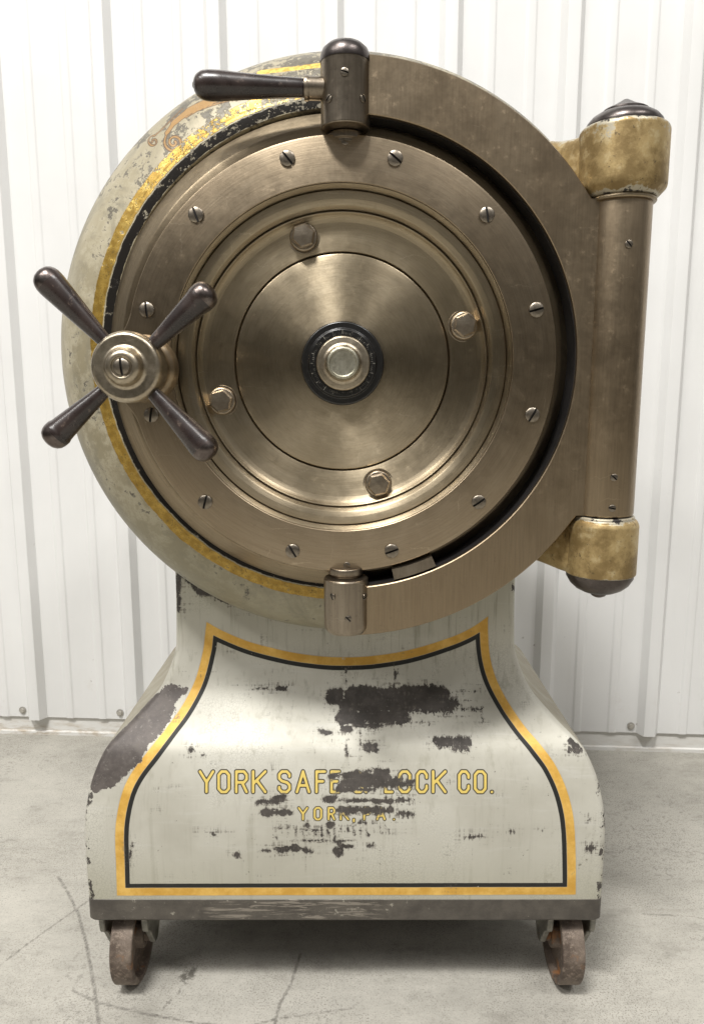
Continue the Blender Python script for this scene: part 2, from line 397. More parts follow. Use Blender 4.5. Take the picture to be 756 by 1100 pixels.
def floor_mat():
    m = M('worn_concrete'); oc = m.obj()
    n1 = m.noise(1.6, None, 6, .6, .6); n2 = m.noise(9, m.scale(oc, (1, 1.8, 1)), 8, .75); n3 = m.noise(70, None, 6, .8); n4 = m.noise(260, None, 3, .7)
    c = m.mix(m.step(n1, .30, .68), (.315, .30, .262), (.415, .397, .352))
    c = m.mix(m.step(n2, .42, .66, 0, .40), c, (.50, .475, .42))
    c = m.mix(m.step(n3, .40, .66, 0, .35), c, (.55, .525, .465))
    c = m.mix(m.step(n2, .46, .32, 0, .5), c, (.23, .215, .185))
    c = m.mix(m.math('MULTIPLY', m.step(n4, .50, .62), m.step(m.noise(3, m.vm('ADD', oc, (9, 2, 1)), 6, .75), .40, .60, .1, .6)), c, (.17, .158, .135))
    sc2 = m.math('MULTIPLY', m.step(n3, .50, .60), m.step(m.noise(4.2, m.vm('ADD', oc, (3, 3, 3)), 5, .7), .44, .58))
    c = m.mix(m.math('MULTIPLY', sc2, .55), c, (.17, .16, .14))
    c = m.mix(m.step(n4, .56, .66, 0, .45), c, (.19, .175, .15))
    st = m.noise(1, m.vm('ADD', m.scale(oc, (8, 42, 1)), (5, 5, 5)), 5, .65, 1.2)
    c = m.mix(m.step(st, .60, .72, 0, .25), c, (.22, .205, .175))
    ln = m.math('ADD', m.att('line'), m.math('MULTIPLY', m.math('SUBTRACT', n3, .5), .012))
    c = m.mix(m.math('MULTIPLY', m.step(ln, -.001, .0035, 1, 0), m.step(m.noise(60, None, 5, .8), .35, .6, .25, .85)), c, (.13, .12, .105))
    gs = m.math('ADD', m.att('grease_and_shadow'), m.math('MULTIPLY', m.math('SUBTRACT', m.noise(35, m.scale(oc, (1, 1, 1)), 6, .8), .5), .085))
    c = m.mix(m.step(gs, -.006, .008, .8, 0), c, (.055, .048, .038))
    m.set(color=c, rough=m.fmix(n2, .55, .8), spec=.35, normal=m.bump(m.math('ADD', n3, n2), .18, .003)); return m.m
m_floor = floor_mat()

def dial_mat():
    m = M('dial_black_with_worn_marks'); x, y, z = m.xyz(m.obj())[:3]
    rr = m.math('SQRT', m.math('ADD', m.math('MULTIPLY', x, x), m.math('MULTIPLY', z, z)))
    a = m.math('ARCTAN2', z, x); n3 = m.noise(130, None, 5, .75)
    tick = m.step(m.math('ABSOLUTE', m.math('SINE', m.math('MULTIPLY', a, 50))), .15, .35, 1, 0)
    major = m.step(m.math('ABSOLUTE', m.math('SINE', m.math('MULTIPLY', a, 10))), .06, .13, 1, 0)
    b1 = m.math('MULTIPLY', m.step(rr, .0475, .048), m.step(rr, .051, .0515, 1, 0))
    b2 = m.math('MULTIPLY', m.step(rr, .0475, .048), m.step(rr, .0545, .055, 1, 0))
    f = m.math('MAXIMUM', m.math('MULTIPLY', tick, b1), m.math('MULTIPLY', major, b2))
    f = m.math('MULTIPLY', f, m.step(n3, .45, .62, 0, .55))
    c = m.mix(f, (.006, .0055, .005), (.5, .47, .4))
    c = m.mix(m.step(n3, .66, .72, 0, .5), c, (.12, .11, .10))
    m.set(color=c, rough=m.fmix(n3, .2, .4), normal=m.bump(n3, .06, .001), coat=.3, coatr=.2); return m.m
m_dial = dial_mat()

# ------------------------------------------------------------------ the safe
CX = -.014
safe = link('ball_safe', None, origin=(CX, 1.69, 0))
safe['label'] = 'antique round bank safe on a flared cream pedestal with turned steel door and four-handled wheel'
safe['category'] = 'safe'

# ---- pedestal profile
zk = np.array([.20, .32, .40, .47, .549, .602, .658, .741, .89, 1.06])
ak = np.array([.520, .522, .521, .512, .484, .430, .382, .357, .354, .354])
zz = np.linspace(.20, 1.06, 861)
def pchip(x, y, xi):
    h = np.diff(x); d = np.diff(y)/h; s = np.zeros_like(y)
    for i in range(1, len(x)-1):
        if d[i-1]*d[i] > 0: s[i] = 2*d[i-1]*d[i]/(d[i-1]+d[i])
    s[0] = d[0]; s[-1] = d[-1]
    j = np.clip(np.searchsorted(x, xi)-1, 0, len(h)-1); t = (xi-x[j])/h[j]
    return ((1+2*t)*(1-t)**2*y[j]+t*(1-t)**2*h[j]*s[j]+t*t*(3-2*t)*y[j+1]+t*t*(t-1)*h[j]*s[j+1])
aa = pchip(zk, ak, zz); ker = np.exp(-np.linspace(-2, 2, 41)**2); ker /= ker.sum()
aa = np.convolve(np.pad(aa, 20, 'edge'), ker, 'valid')
def fa(z): return np.interp(z, zz, aa)
def fyf(z): return 1.36+(.52-fa(z))*.85
def fyr(z): return 2.02-(.52-fa(z))*.85
def hit_base(px, py):
    d = ray(px, py)
    t = np.linspace(1.2, 2.2, 4001); P = CAM+t[:, None]*d
    g = P[:, 1]-fyf(np.clip(P[:, 2], .2, 1.06)); k = np.argmax(g > 0); return P[k]

# strokes of the block letters on a 2 x 3 grid (x 0..1, y 0..1), chamfered
c_ = .28
def LET(ch):
    o = [(0, c_*.6), (c_, 0), (1-c_, 0), (1, c_*.6), (1, 1-c_*.6), (1-c_, 1), (c_, 1), (0, 1-c_*.6), (0, c_*.6)]
    return {
        'Y': [[(0, 1), (.5, .48), (1, 1)], [(.5, .48), (.5, 0)]],
        'O': [o], 'C': [[(1, .30), (1, c_*.6), (1-c_, 0), (c_, 0), (0, c_*.6), (0, 1-c_*.6), (c_, 1), (1-c_, 1), (1, 1-c_*.6), (1, .70)]],
        'R': [[(0, 0), (0, 1), (.74, 1), (1, .84), (1, .62), (.74, .47), (0, .47)], [(.55, .47), (1, 0)]],
        'K': [[(0, 0), (0, 1)], [(1, 1), (0, .40)], [(.30, .57), (1, 0)]],
        'S': [[(1, .76), (1, .86), (.74, 1), (.26, 1), (0, .86), (0, .66), (.24, .54), (.76, .46), (1, .34), (1, .14), (.74, 0), (.26, 0), (0, .14), (0, .24)]],
        'A': [[(0, 0), (.5, 1), (1, 0)], [(.19, .32), (.81, .32)]],
        'F': [[(0, 0), (0, 1), (1, 1)], [(0, .52), (.75, .52)]],
        'E': [[(1, 0), (0, 0), (0, 1), (1, 1)], [(0, .52), (.75, .52)]],
        'L': [[(0, 1), (0, 0), (1, 0)]],
        'P': [[(0, 0), (0, 1), (.74, 1), (1, .84), (1, .60), (.74, .45), (0, .45)]],
        '&': [[(1, 0), (.15, .72), (.15, .88), (.35, 1), (.6, .9), (.6, .75), (.05, .35), (.05, .12), (.3, 0), (.6, 0), (1, .38)]],
        '.': [[(0, 0), (.001, 0)]], ',': [[(.2, 0), (0, -.18)]],
    }[ch]
def line_of(spec, ytop, ybot, yt2=None, yb2=None):
    out = []
    for ch, x0, x1 in spec:
        ins = 2.0
        for st in LET(ch):
            pts = [hit_base(x0+ins+(x1-x0-2*ins)*u, (ybot-1.8)+((ytop+1.8)-(ybot-1.8))*v) for u, v in st]
            for p, q in zip(pts[:-1], pts[1:]): out.append((p, q, 0))
    return out
LETTERS = line_of([('Y', 213, 231), ('O', 233, 248), ('R', 252, 267), ('K', 270, 287), ('S', 298, 313), ('A', 317, 334), ('F', 338, 351), ('E', 354, 366),
                   ('&', 376, 395), ('L', 412, 423), ('O', 427, 442), ('C', 446, 460), ('K', 463, 480), ('C', 491, 505), ('O', 508, 523), ('.', 526, 530)], 827, 852.5)
SMALL = line_of([('Y', 319, 332), ('O', 336, 347), ('R', 351, 361), ('K', 364, 376), (',', 378, 382), ('P', 389, 399), ('A', 403, 415), ('.', 421, 425)], 866, 882)
OUT = [(222, 668), (240, 678), (270, 690), (310, 700), (345, 705), (373, 706), (405, 704), (440, 698), (480, 686), (505, 675), (524, 662),
       (524, 680), (526, 705), (533, 730), (546, 755), (563, 780), (580, 800), (595, 820), (607, 845), (614, 870), (617, 895), (618, 930), (618, 961),
       (500, 961.5), (372, 962), (250, 962), (126, 962), (125, 930), (124, 900), (126, 875), (132, 850), (143, 828), (160, 806), (178, 783), (196, 758), (210, 730), (218, 700), (220, 685)]
def cat(P, n=6):
    out = []
    for k in range(len(P)-1):
        e = [np.array(P[max(0, k-1)], float), np.array(P[k], float), np.array(P[k+1], float), np.array(P[min(len(P)-1, k+2)], float)]
        for q in range(n):
            t = q/n; out.append(tuple(.5*(2*e[1]+(-e[0]+e[2])*t+(2*e[0]-5*e[1]+4*e[2]-e[3])*t*t+(-e[0]+3*e[1]-3*e[2]+e[3])*t**3)))
    return out
OUT = cat(OUT[:11])+cat(OUT[10:23])+[OUT[22], OUT[26]]+cat(OUT[26:]+[OUT[0]])
OUT3 = [hit_base(*p) for p in OUT]
def caps(L):
    out = []
    for e in L:
        if len(e) == 4:       # ellipse-ish: cx, cy, rx, ry  -> horizontal capsule
            x, y, rx, ry = e; k = max(0, rx-ry); out.append((hit_base(x-k, y), hit_base(x+k, y), ry*.00185))
        else:
            x0, y0, x1, y1, r = e; out.append((hit_base(x0, y0), hit_base(x1, y1), r*.00185))
    return out
WEAR = caps([(360, 748, 11, 9), (420, 748, 52, 11), (425, 757, 62, 9), (400, 770, 40, 8), (455, 746, 28, 10), (470, 756, 24, 6), (490, 743, 18, -1), (492, 752, 20, -2), (492, 762, 22, -1), (505, 770, 10, -3), (440, 776, 20, -1), (396, 779, 16, 3), (516, 740, 518, 775, -1), (424, 738, 424, 722, 0), (372, 736, 371, 718, 0), (398, 803, 8, 5), (372, 783, 6, 3), (372, 795, 372, 812, 0.5),
             (486, 797, 21, 5), (495, 803, 10, 4), (303, 739, 6, 2.5), (281, 740, 11, .6), (387, 815, 387, 780, .5), (350, 787, 8, 2),
             (392, 834, 26, 5.5), (398, 841, 34, 5.5), (425, 842, 20, 4), (360, 834, 7, 4), (382, 848, 22, 2.5), (406, 829, 12, 3), (287, 861, 13, 2.6), (301, 857, 6, 3), (395, 860, 46, 2.0), (356, 857, 7, 3),
             (297, 873, 17, 3.6), (388, 870, 28, 4), (410, 871, 12, 4), (434, 874, 9, 2.8), (355, 886, 3, 3), (329, 887, 3, 2.5), (390, 884, 5, 1.5), (402, 884, 3, 1.5),
             (302, 912, 9, 3.4), (317, 911, 5, 3.4), (330, 914, 5, 1.8), (362, 915, 4, 5), (372, 909, 8, 2), (398, 908, 4, 2.5), (286, 914, 6, 1.5), (228, 896, 2, 2), (255, 918, 2, 3),
             
             (617, 803, 7, 6), (613, 797, 5, 5), (633, 880, 2, 2), (634, 911, 2.5, 5), (191, 655, 191, 618, 3), (193, 614, 215, 636, 3), (215, 634, 262, 653, 2.2), (262, 653, 345, 670, 1.6), (370, 672, 440, 668, .6), (556, 630, 556, 690, -.5),
             (205, 806, 3, 3), (218, 812, 2, 2), (498, 899, 520, 899, .5), (548, 893, 3, .6), (142, 905, 139, 925, .8), (300, 890, 345, 892, .4), (310, 903, 380, 903, .3)])
FLANK = caps([(184, 746, 164, 770, 12), (168, 764, 136, 802, 20), (148, 788, 112, 828, 20), (138, 815, 104, 838, 12), (196, 743, 184, 748, 5)])
WEAR += [(hit_base(x, 889+rng.uniform(-4, 4)), hit_base(x+1, 897+rng.uniform(-5, 5)), .0002) for x in range(296, 420, 7)]
for k in range(90):
    x = rng.uniform(120, 625); y = rng.uniform(640, 955); r = rng.uniform(-5.5, -1.2)
    p = hit_base(x, y); WEAR.append((p, p, r*.00185))

NF, NC, NS, NB = 560, 6, 56, 40; RC = .013
zr = [.243]
s_step = .0018
while zr[-1] < 1.02:
    z = zr[-1]; sl = (fyf(z+.001)-fyf(z))/.001
    zr.append(z+(s_step if z < .93 else .02)/math.sqrt(1+sl*sl))
zr = np.array(zr)
def loop_pts(z, rc=RC, grow=0.0):
    a = float(fa(z))+grow; yf = float(fyf(z))-grow; yr = float(fyr(z))+grow
    x = np.linspace(-(a-rc), a-rc, NF+1); L = [np.stack([x, np.full_like(x, yf)], 1)]
    t = np.linspace(-PI/2, 0, NC+1)[1:-1]; L.append(np.stack([a-rc+rc*np.cos(t), yf+rc+rc*np.sin(t)], 1))
    y = np.linspace(yf+rc, yr-rc, NS+1); L.append(np.stack([np.full_like(y, a), y], 1))
    t = np.linspace(0, PI/2, NC+1)[1:-1]; L.append(np.stack([a-rc+rc*np.cos(t), yr-rc+rc*np.sin(t)], 1))
    x = np.linspace(a-rc, -(a-rc), NB+1); L.append(np.stack([x, np.full_like(x, yr)], 1))
    t = np.linspace(PI/2, PI, NC+1)[1:-1]; L.append(np.stack([-(a-rc)+rc*np.cos(t), yr-rc+rc*np.sin(t)], 1))
    y = np.linspace(yr-rc, yf+rc, NS+1); L.append(np.stack([np.full_like(y, -a), y], 1))
    t = np.linspace(PI, 1.5*PI, NC+1)[1:-1]; L.append(np.stack([-(a-rc)+rc*np.cos(t), yf+rc+rc*np.sin(t)], 1))
    P = np.concatenate(L); P[:, 0] += CX
    return P
rows = [np.concatenate([p, np.full((len(p), 1), z)], 1) for z in zr for p in [loop_pts(z)]]
RN = len(rows[0]); V = np.concatenate(rows); nr = len(rows)
i = np.arange(nr-1)[:, None]*RN; j = np.arange(RN)[None, :]; j2 = (j+1) % RN
FQ = np.stack([i+j, i+j2, i+RN+j2, i+RN+j], -1).reshape(-1, 4)
front = np.tile(np.arange(RN) <= NF, nr)
BIG = np.full(len(V), 9.0)
let = BIG.copy(); VF = V[front]
la = seg_dist(VF, LETTERS); lb = seg_dist(VF, SMALL)
let[front] = np.minimum(la, lb*1.25+.0002)
brd = -BIG.copy()
D = seg_dist(VF, [(OUT3[k], OUT3[(k+1) % len(OUT3)], 0) for k in range(len(OUT3))])
# inside test on (x, z)
poly = np.array([(p[0], p[2]) for p in OUT3]); X = VF[:, 0]; Z = VF[:, 2]; ins = np.zeros(len(VF), bool)
for k in range(len(poly)):
    (x0, z0), (x1, z1) = poly[k], poly[(k+1) % len(poly)]
    if z0 == z1: continue
    c = ((z0 > Z) != (z1 > Z)) & (X < (x1-x0)*(Z-z0)/(z1-z0)+x0); ins ^= c
brd[front] = np.where(ins, D, -D)
wear = seg_dist(V, WEAR); flank = seg_dist(V, FLANK)
jj = np.arange(RN); cidx = [(NF, NF+NC), (RN-NC, RN)]
edge1 = np.zeros(RN)
for a, b in ((NF, NF+NC), (RN-NC, RN)):
    mid = (a+b)/2; dd = np.abs(jj-mid); dd = np.minimum(dd, RN-dd); edge1 = np.maximum(edge1, np.clip(1.15-dd/14.0, 0, 1))
edge1 = np.tile(edge1, nr)*np.clip((V[:, 2] < .50)*1.0+.55*(V[:, 2] > .85)+.45, 0, 1)
edge1 = np.maximum(edge1, np.clip(1-(V[:, 2]-.243)/.012, 0, .9))
side = np.zeros(RN); side[NF+NC-1:NF+NC+NS] = 1; side[-(NS+NC):-NC] = 1; side = np.tile(side, nr)  # marks the side faces that get painted shade
OB = (CX, 1.69, 0)
def submesh(name, faces, custom=None):
    used, inv = np.unique(faces, return_inverse=True)
    me = bpy.data.meshes.new(name); P = V[used]-np.array(OB)
    me.from_pydata(P.tolist(), [], inv.reshape(-1, 4).tolist())
    me.polygons.foreach_set('use_smooth', [True]*len(me.polygons))
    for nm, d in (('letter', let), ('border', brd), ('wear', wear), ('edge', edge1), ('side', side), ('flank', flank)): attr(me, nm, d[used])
    if custom is not None: me.normals_split_custom_set_from_vertices(custom[used].tolist())
    return me
# analytic-ish normals from the grid
GV = V.reshape(nr, RN, 3); du = np.roll(GV, -1, 1)-np.roll(GV, 1, 1); dv = np.gradient(GV, axis=0)
NRM = np.cross(du, dv); NRM /= np.linalg.norm(NRM, axis=2)[..., None]+1e-12; NRM = NRM.reshape(-1, 3)
fl = let[FQ].min(1) < .0070
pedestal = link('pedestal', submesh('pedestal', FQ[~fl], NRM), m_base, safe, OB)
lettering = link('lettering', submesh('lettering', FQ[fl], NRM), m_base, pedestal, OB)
lettering['label'] = 'worn gilt lettering reading YORK SAFE & LOCK CO. YORK, PA.'
# skirt rail and underside
g = G()
lo = loop_pts(.243, grow=.001); step_ = list(range(0, NF, 28))+list(range(NF, len(lo)))
L0 = lo[step_]; n = len(L0); r_in = L0*0
cen = np.array([CX, 1.69]); rings = [(L0, .246), (L0, .203), (cen+(L0-cen)*.994, .199), (cen+(L0-cen)*.90, .199), (cen+(L0-cen)*.90, .225)]
rings = [(cen+(L0-cen)*.993, .2475)]+rings
vs = []; fs = []
for Q, z in rings: vs += [(q[0], q[1], z) for q in Q]
for a in range(len(rings)-1):
    for k in range(n): k2 = (k+1) % n; fs.append((a*n+k, (a+1)*n+k, (a+1)*n+k2, a*n+k2))
fs.append(tuple((len(rings)-1)*n+k for k in range(n)))
g.add(vs, fs); g.obj('skirt', m_skirt, pedestal, OB, 25)

# ---- wheels
def wheel_obj(x, y, sgn):
    R, w = .0985, .046
    prof = fillet([(.018, -w/2-.004), (.030, -w/2-.004), (.032, -w/2+.014), (R-.016, -w/2+.015), (R-.014, -w/2), (R-.002, -w/2), (R, -w/2+.002), (R, w/2-.002), (R-.002, w/2),
                   (R-.014, w/2), (R-.016, w/2-.015), (.032, w/2-.014), (.030, w/2+.004), (.018, w/2+.004), (.018, -w/2-.004)], .002, 2)
    g = G(); lathe(g, prof, (x, y, R), (1, 0, 0), 56)
    o = g.obj('wheel', m_iron, safe, (x, y, R), 35)
    a = G(); lathe(a, [(0, -.050), (.016, -.050), (.0175, -.048), (.0175, .048), (.016, .050), (0, .050)], (x, y, R), (1, 0, 0), 20)
    a.obj('axle', m_iron, o, (x, y, R))
    for s in (-1, 1):
        b = G(); xx = x+s*.044
        prism(b, fillet([(y-.074, .2240), (y-.066, .150), (y-.048, .138), (y-.014, .082), (y+.014, .082), (y+.048, .138), (y+.066, .150), (y+.074, .2240)], .008, 4), xx-.006, xx+.006, .002, 'X')
        b.obj('wheel_bracket', m_bracket, safe, (xx, y, .15), 30)
    return o
for x in (-.475, .456):
    for y in (1.452, 1.925): wheel_obj(x, y, 1)

for yb in (1.70, 1.86):  # unseen iron blocks added to keep wall bounce out from underneath
    g = G(); prism(g, fillet([(yb-.05, .2245), (yb-.05, .060), (yb+.05, .060), (yb+.05, .2245)], .01, 3), -.40, .375, .003, 'X'); g.obj('added_bounce_blocker', m_iron, safe, (CX, yb, .12), 30)

# ---- drum body
BZ = H+.055; BC = (CX, 1.40, BZ)
bk = [(.395, 1.400), (.4035, 1.332), (.4045, 1.3305), (.42, 1.331), (.446, 1.337), (.474, 1.352), (.500, 1.376), (.522, 1.408), (.539, 1.448), (.549, 1.49), (.5535, 1.54), (.554, 1.60),
      (.548, 1.68), (.528, 1.76), (.490, 1.84), (.43, 1.91), (.34, 1.965), (.22, 2.0), (.10, 2.012), (0, 2.015)]
P = np.array(bk); seglen = np.concatenate([[0], np.cumsum(np.linalg.norm(np.diff(P, axis=0), axis=1))])
kk = seglen[3]; fine = np.concatenate([seglen[:3], np.arange(kk, seglen[11], .0026), np.arange(seglen[11], seglen[-1], .02), [seglen[-1]]])
pr = np.interp(fine, seglen, P[:, 0]); pyy = np.interp(fine, seglen, P[:, 1])
def sm(v, k=5):
    w = np.ones(k)/k; o = v.copy(); o[6:-6] = np.convolve(v, w, 'same')[6:-6]; return o
for _ in range(3): pr = sm(pr, 9); pyy = sm(pyy, 9)
def hit_body(px, py):
    d = ray(px, py); t = np.linspace(1.2, 2.0, 6001); Q = CAM+t[:, None]*d
    r = np.hypot(Q[:, 0]-CX, Q[:, 2]-BZ)
    yy = np.interp(r, pr[3:60 if len(pr) > 60 else None], pyy[3:60 if len(pr) > 60 else None])
    mx = np.argmax(pr); yy = np.interp(r, pr[3:mx], pyy[3:mx], right=9)
    k = np.argmax(Q[:, 1] > yy); return Q[k]
NA = 1500
th = np.linspace(0, 2*PI, NA, endpoint=False)
BV = np.stack([CX+pr[:, None]*np.cos(th), np.repeat(pyy[:, None], NA, 1), BZ+pr[:, None]*np.sin(th)], -1).reshape(-1, 3)
i = np.arange(len(pr)-1)[:, None]*NA; j = np.arange(NA)[None, :]; j2 = (j+1) % NA
BF = np.stack([i+j, i+NA+j, i+NA+j2, i+j2], -1).reshape(-1, 4)
me = bpy.data.meshes.new('drum'); me.from_pydata((BV-np.array(BC)).tolist(), [], BF.tolist())
me.polygons.foreach_set('use_smooth', [True]*len(me.polygons)); me.set_sharp_from_angle(angle=math.radians(35))
def spiral(cx, cy, r0, turns, a0, sgn):
    return [(cx+r0*(1-k/26*.85)*math.cos(a0+sgn*turns*2*PI*k/26), cy+r0*(1-k/26*.85)*math.sin(a0+sgn*turns*2*PI*k/26)) for k in range(27)]
sp = [(300, 84), (270, 91), (245, 100), (222, 110), (203, 119), (188, 131), (180, 142)]
sp_w = [.004, .0075, .010, .0105, .010, .0065, .003]
def bp(p): return hit_body(*p)
SCR = [(bp(sp[k]), bp(sp[k+1]), (sp_w[k]+sp_w[k+1])/2) for k in range(len(sp)-1)]
s1 = spiral(187, 153, 10.5, 1.7, math.pi*1.15, -1); s1 = [(180, 142), (177.5, 149)]+s1
SCR += [(bp(s1[k]), bp(s1[k+1]), .0016) for k in range(len(s1)-1)]
s2 = spiral(165, 152, 6.5, 1.4, math.pi*1.6, -1)
SCR += [(bp(s2[k]), bp(s2[k+1]), .0010) for k in range(len(s2)-1)]
GLT = [(bp((x, 70+(343-x)*.12)), bp((x-8, 70+(351-x)*.12)), .0065) for x in range(352, 285, -8)]
t2 = [(166, 146), (172, 141), (182, 131), (196, 117)]; SCR += [(bp(t2[k]), bp(t2[k+1]), .0012) for k in range(3)]
t3 = [(200, 126), (212, 119), (228, 113), (246, 108)]; SCR += [(bp(t3[k]), bp(t3[k+1]), .0012) for k in range(3)]
attr(me, 'scroll', seg_dist(BV, SCR)); attr(me, 'gilt', seg_dist(BV, GLT))
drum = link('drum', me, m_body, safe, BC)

# ---- door
DX, DZ = -.017, H+.040
DC = (DX, 1.26, DZ)
# brass coned rim round the doorway
g = G(); lathe(g, fillet([(.28, 1.36), (.345, 1.295), (.352, 1.290), (.372, 1.292), (.3955, 1.318), (.4040, 1.3285), (.4045, 1.345), (.40, 1.40)], .002, 2), (DX, 0, DZ+.006), (0, 1, 0), 240)
g.obj('doorway_rim', m_brass, drum, (DX, 1.3, DZ+.006))
# flange with the lug that carries the wheel
LX, LZ, LR = -.342-DX, H+.030-DZ, .062
def flange_r(t, R=.356, off=0):
    c, s = math.cos(t), math.sin(t); r = R
    for _ in range(30):
        x, z = r*c, r*s
        d1 = r-R; d2 = math.hypot(x-LX, z-LZ)-LR; k = .035
        h = max(k-abs(d1-d2), 0)/k; d = min(d1, d2)-h*h*k*.25
        r -= d*.8
    return r+off
door = link('door', None, parent=safe, origin=DC)
NT = 360
def flange_mesh():
    g = G(); vs = []; fs = []
    lay = [(None, .283, 1.268), (None, .2836, 1.2612), (None, .2848, 1.2600), ('o', -.0035, 1.2600), ('o', -.0012, 1.2606), ('o', 0, 1.2630), ('o', 0, 1.2800), ('o', -.001, 1.2955), ('o', -.02, 1.2965)]
    for kind, v, y in lay:
        for k in range(NT):
            t = 2*PI*k/NT; r = v if kind is None else flange_r(t)+v
            vs.append((DX+r*math.cos(t), y, DZ+r*math.sin(t)))
    for a in range(len(lay)-1):
        for k in range(NT): k2 = (k+1) % NT; fs.append((a*NT+k, (a+1)*NT+k, (a+1)*NT+k2, a*NT+k2))
    g.add(vs, fs); return g
flange_mesh().obj('flange', m_flange, door, DC, 30)
# stepped dish
YD = 1.302
prof = fillet([(.283, 1.300), (.2834, 1.2635), (.2826, 1.2625), (.2775, 1.2725), (.2772, 1.2830), (.2750, 1.2830), (.2746, 1.2745), (.262, 1.2750), (.2545, 1.2775), (.2525, 1.2785), (.2480, 1.2865), (.2477, 1.2960), (.2454, 1.2960), (.2450, 1.2870), (.2435, 1.2870), (.2410, 1.2920), (.2370, 1.2960), (.2300, 1.2985), (.210, 1.3010), (.1850, 1.3020), (.1842, YD+.014), (.1800, YD+.014)], .0008, 2)
g = G(); lathe(g, prof, (DX, 0, DZ), (0, 1, 0), 300); g.obj('dish', m_dish, door, DC, 40)
prof = fillet([(.1816, YD+.014), (.1814, YD-.0002), (.168, YD-.0012), (.12, YD-.0035), (.07, YD-.005), (.0, YD-.005)], .002, 3)
g = G(); lathe(g, prof, (DX, 0, DZ), (0, 1, 0), 240); g.obj('centre_disc', m_dish, door, DC, 40)
# dial
yd = YD-.004
g = G(); lathe(g, fillet([(.0705, yd+.001), (.0705, yd-.007), (.068, yd-.0095), (.0585, yd-.0095), (.0575, yd-.012), (.056, yd-.0145), (.030, yd-.0145)], .0012, 3), (DX+.001, 0, DZ), (0, 1, 0), 120)
g.obj('dial', m_dial, door, (DX+.001, yd, DZ), 40)
g = G(); lathe(g, fillet([(.0455, yd-.013), (.0455, yd-.018), (.0435, yd-.0205), (.034, yd-.0215), (.030, yd-.0235), (.0285, yd-.027), (.0, yd-.027)], .0012, 3), (DX+.002, 0, DZ), (0, 1, 0), 96)
g.obj('dial_collar', m_steelbright, door, (DX+.002, yd, DZ), 40)
g = G(); lathe(g, fillet([(.0285, yd-.026), (.0285, yd-.040), (.0262, yd-.044), (.0225, yd-.045), (.0215, yd-.043), (.0, yd-.0432)], .0012, 3), (DX+.002, 0, DZ), (0, 1, 0), 16)
m_knob = metal('pitted_nickel', (.26, .24, .18), (.42, .40, .32), (.60, .58, .49), rough=.42, sc_=60, seed=3)
g.obj('dial_knob', m_knob, door, (DX+.002, yd, DZ), 20)

# slotted screws (mesh shared, axis -Y)
def screw_mesh(name, R, Hh, slot=.14, deep=.6):
    vs = []; fs = []; s = R*slot
    for sg in (1, -1):
        nv, nw = 9, 14
        b = len(vs)
        for a in range(nv+1):
            v = a/nv; z = s+(R-s)*math.sin(v*PI/2)
            for c in range(nw+1):
                x = math.sqrt(max(R*R-z*z, 0))*math.sin((c/nw-.5)*PI)
                q = (x*x+z*z)/(R*R); h = Hh*(.25+.75*math.sqrt(max(0, 1-q*.94)))-(.0 if q < .999 else Hh*.25)
                if q >= .985: h = 0
                vs.append((x, -h, sg*z))
        for a in range(nv):
            for c in range(nw):
                f = (b+a*(nw+1)+c, b+a*(nw+1)+c+1, b+(a+1)*(nw+1)+c+1, b+(a+1)*(nw+1)+c)
                fs.append(f if sg > 0 else f[::-1])
        w = len(vs)
        for c in range(nw+1):
            p = vs[b+c]; vs.append((p[0], -Hh*(1-deep)*.3, p[2]))
        for c in range(nw):
            f = (b+c, w+c, w+c+1, b+c+1); fs.append(f if sg > 0 else f[::-1])
    nq = len(fs); c0 = len(vs); m_ = 24
    for k in range(m_): vs.append((R*.97*math.cos(2*PI*k/m_), -Hh*.06, R*.97*math.sin(2*PI*k/m_)))
    fs.append(tuple(c0+k for k in range(m_))[::-1])
    me = mesh(name, vs, fs, (0, 0, 0), 40)
    me.materials.append(m_screw); me.materials.append(m_slot)
    me.polygons[len(me.polygons)-1].material_index = 1
    return me
big_screw = screw_mesh('screw', .0124, .0050); small_screw = screw_mesh('small_screw', .0062, .0022, .2)
def place_screw(me, x, y, z, slot, parent, nm='screw', tilt=0.0):
    o = link(nm, me, None, parent, (x, y, z))
    o.rotation_mode = 'XYZ'; o.rotation_euler = Matrix.Rotation(tilt, 3, 'Z').to_4x4().to_3x3().to_euler() if False else (0, slot, tilt)
    return o
slots = [15, 100, -40, -50, -70, 95, 80, 75, -60, 20, 35, 60]
for k in range(12):
    t = math.radians(15+30*k); r = .3305
    sx, sz = DX+r*math.cos(t), DZ+r*math.sin(t)
    place_screw(big_screw, sx, 1.2602, sz, -math.radians(slots[k]), door)
place_screw(small_screw, DX+.006, 1.2602, DZ+.345, .3, door); place_screw(small_screw, DX+.008, 1.2602, DZ-.345, .8, door)
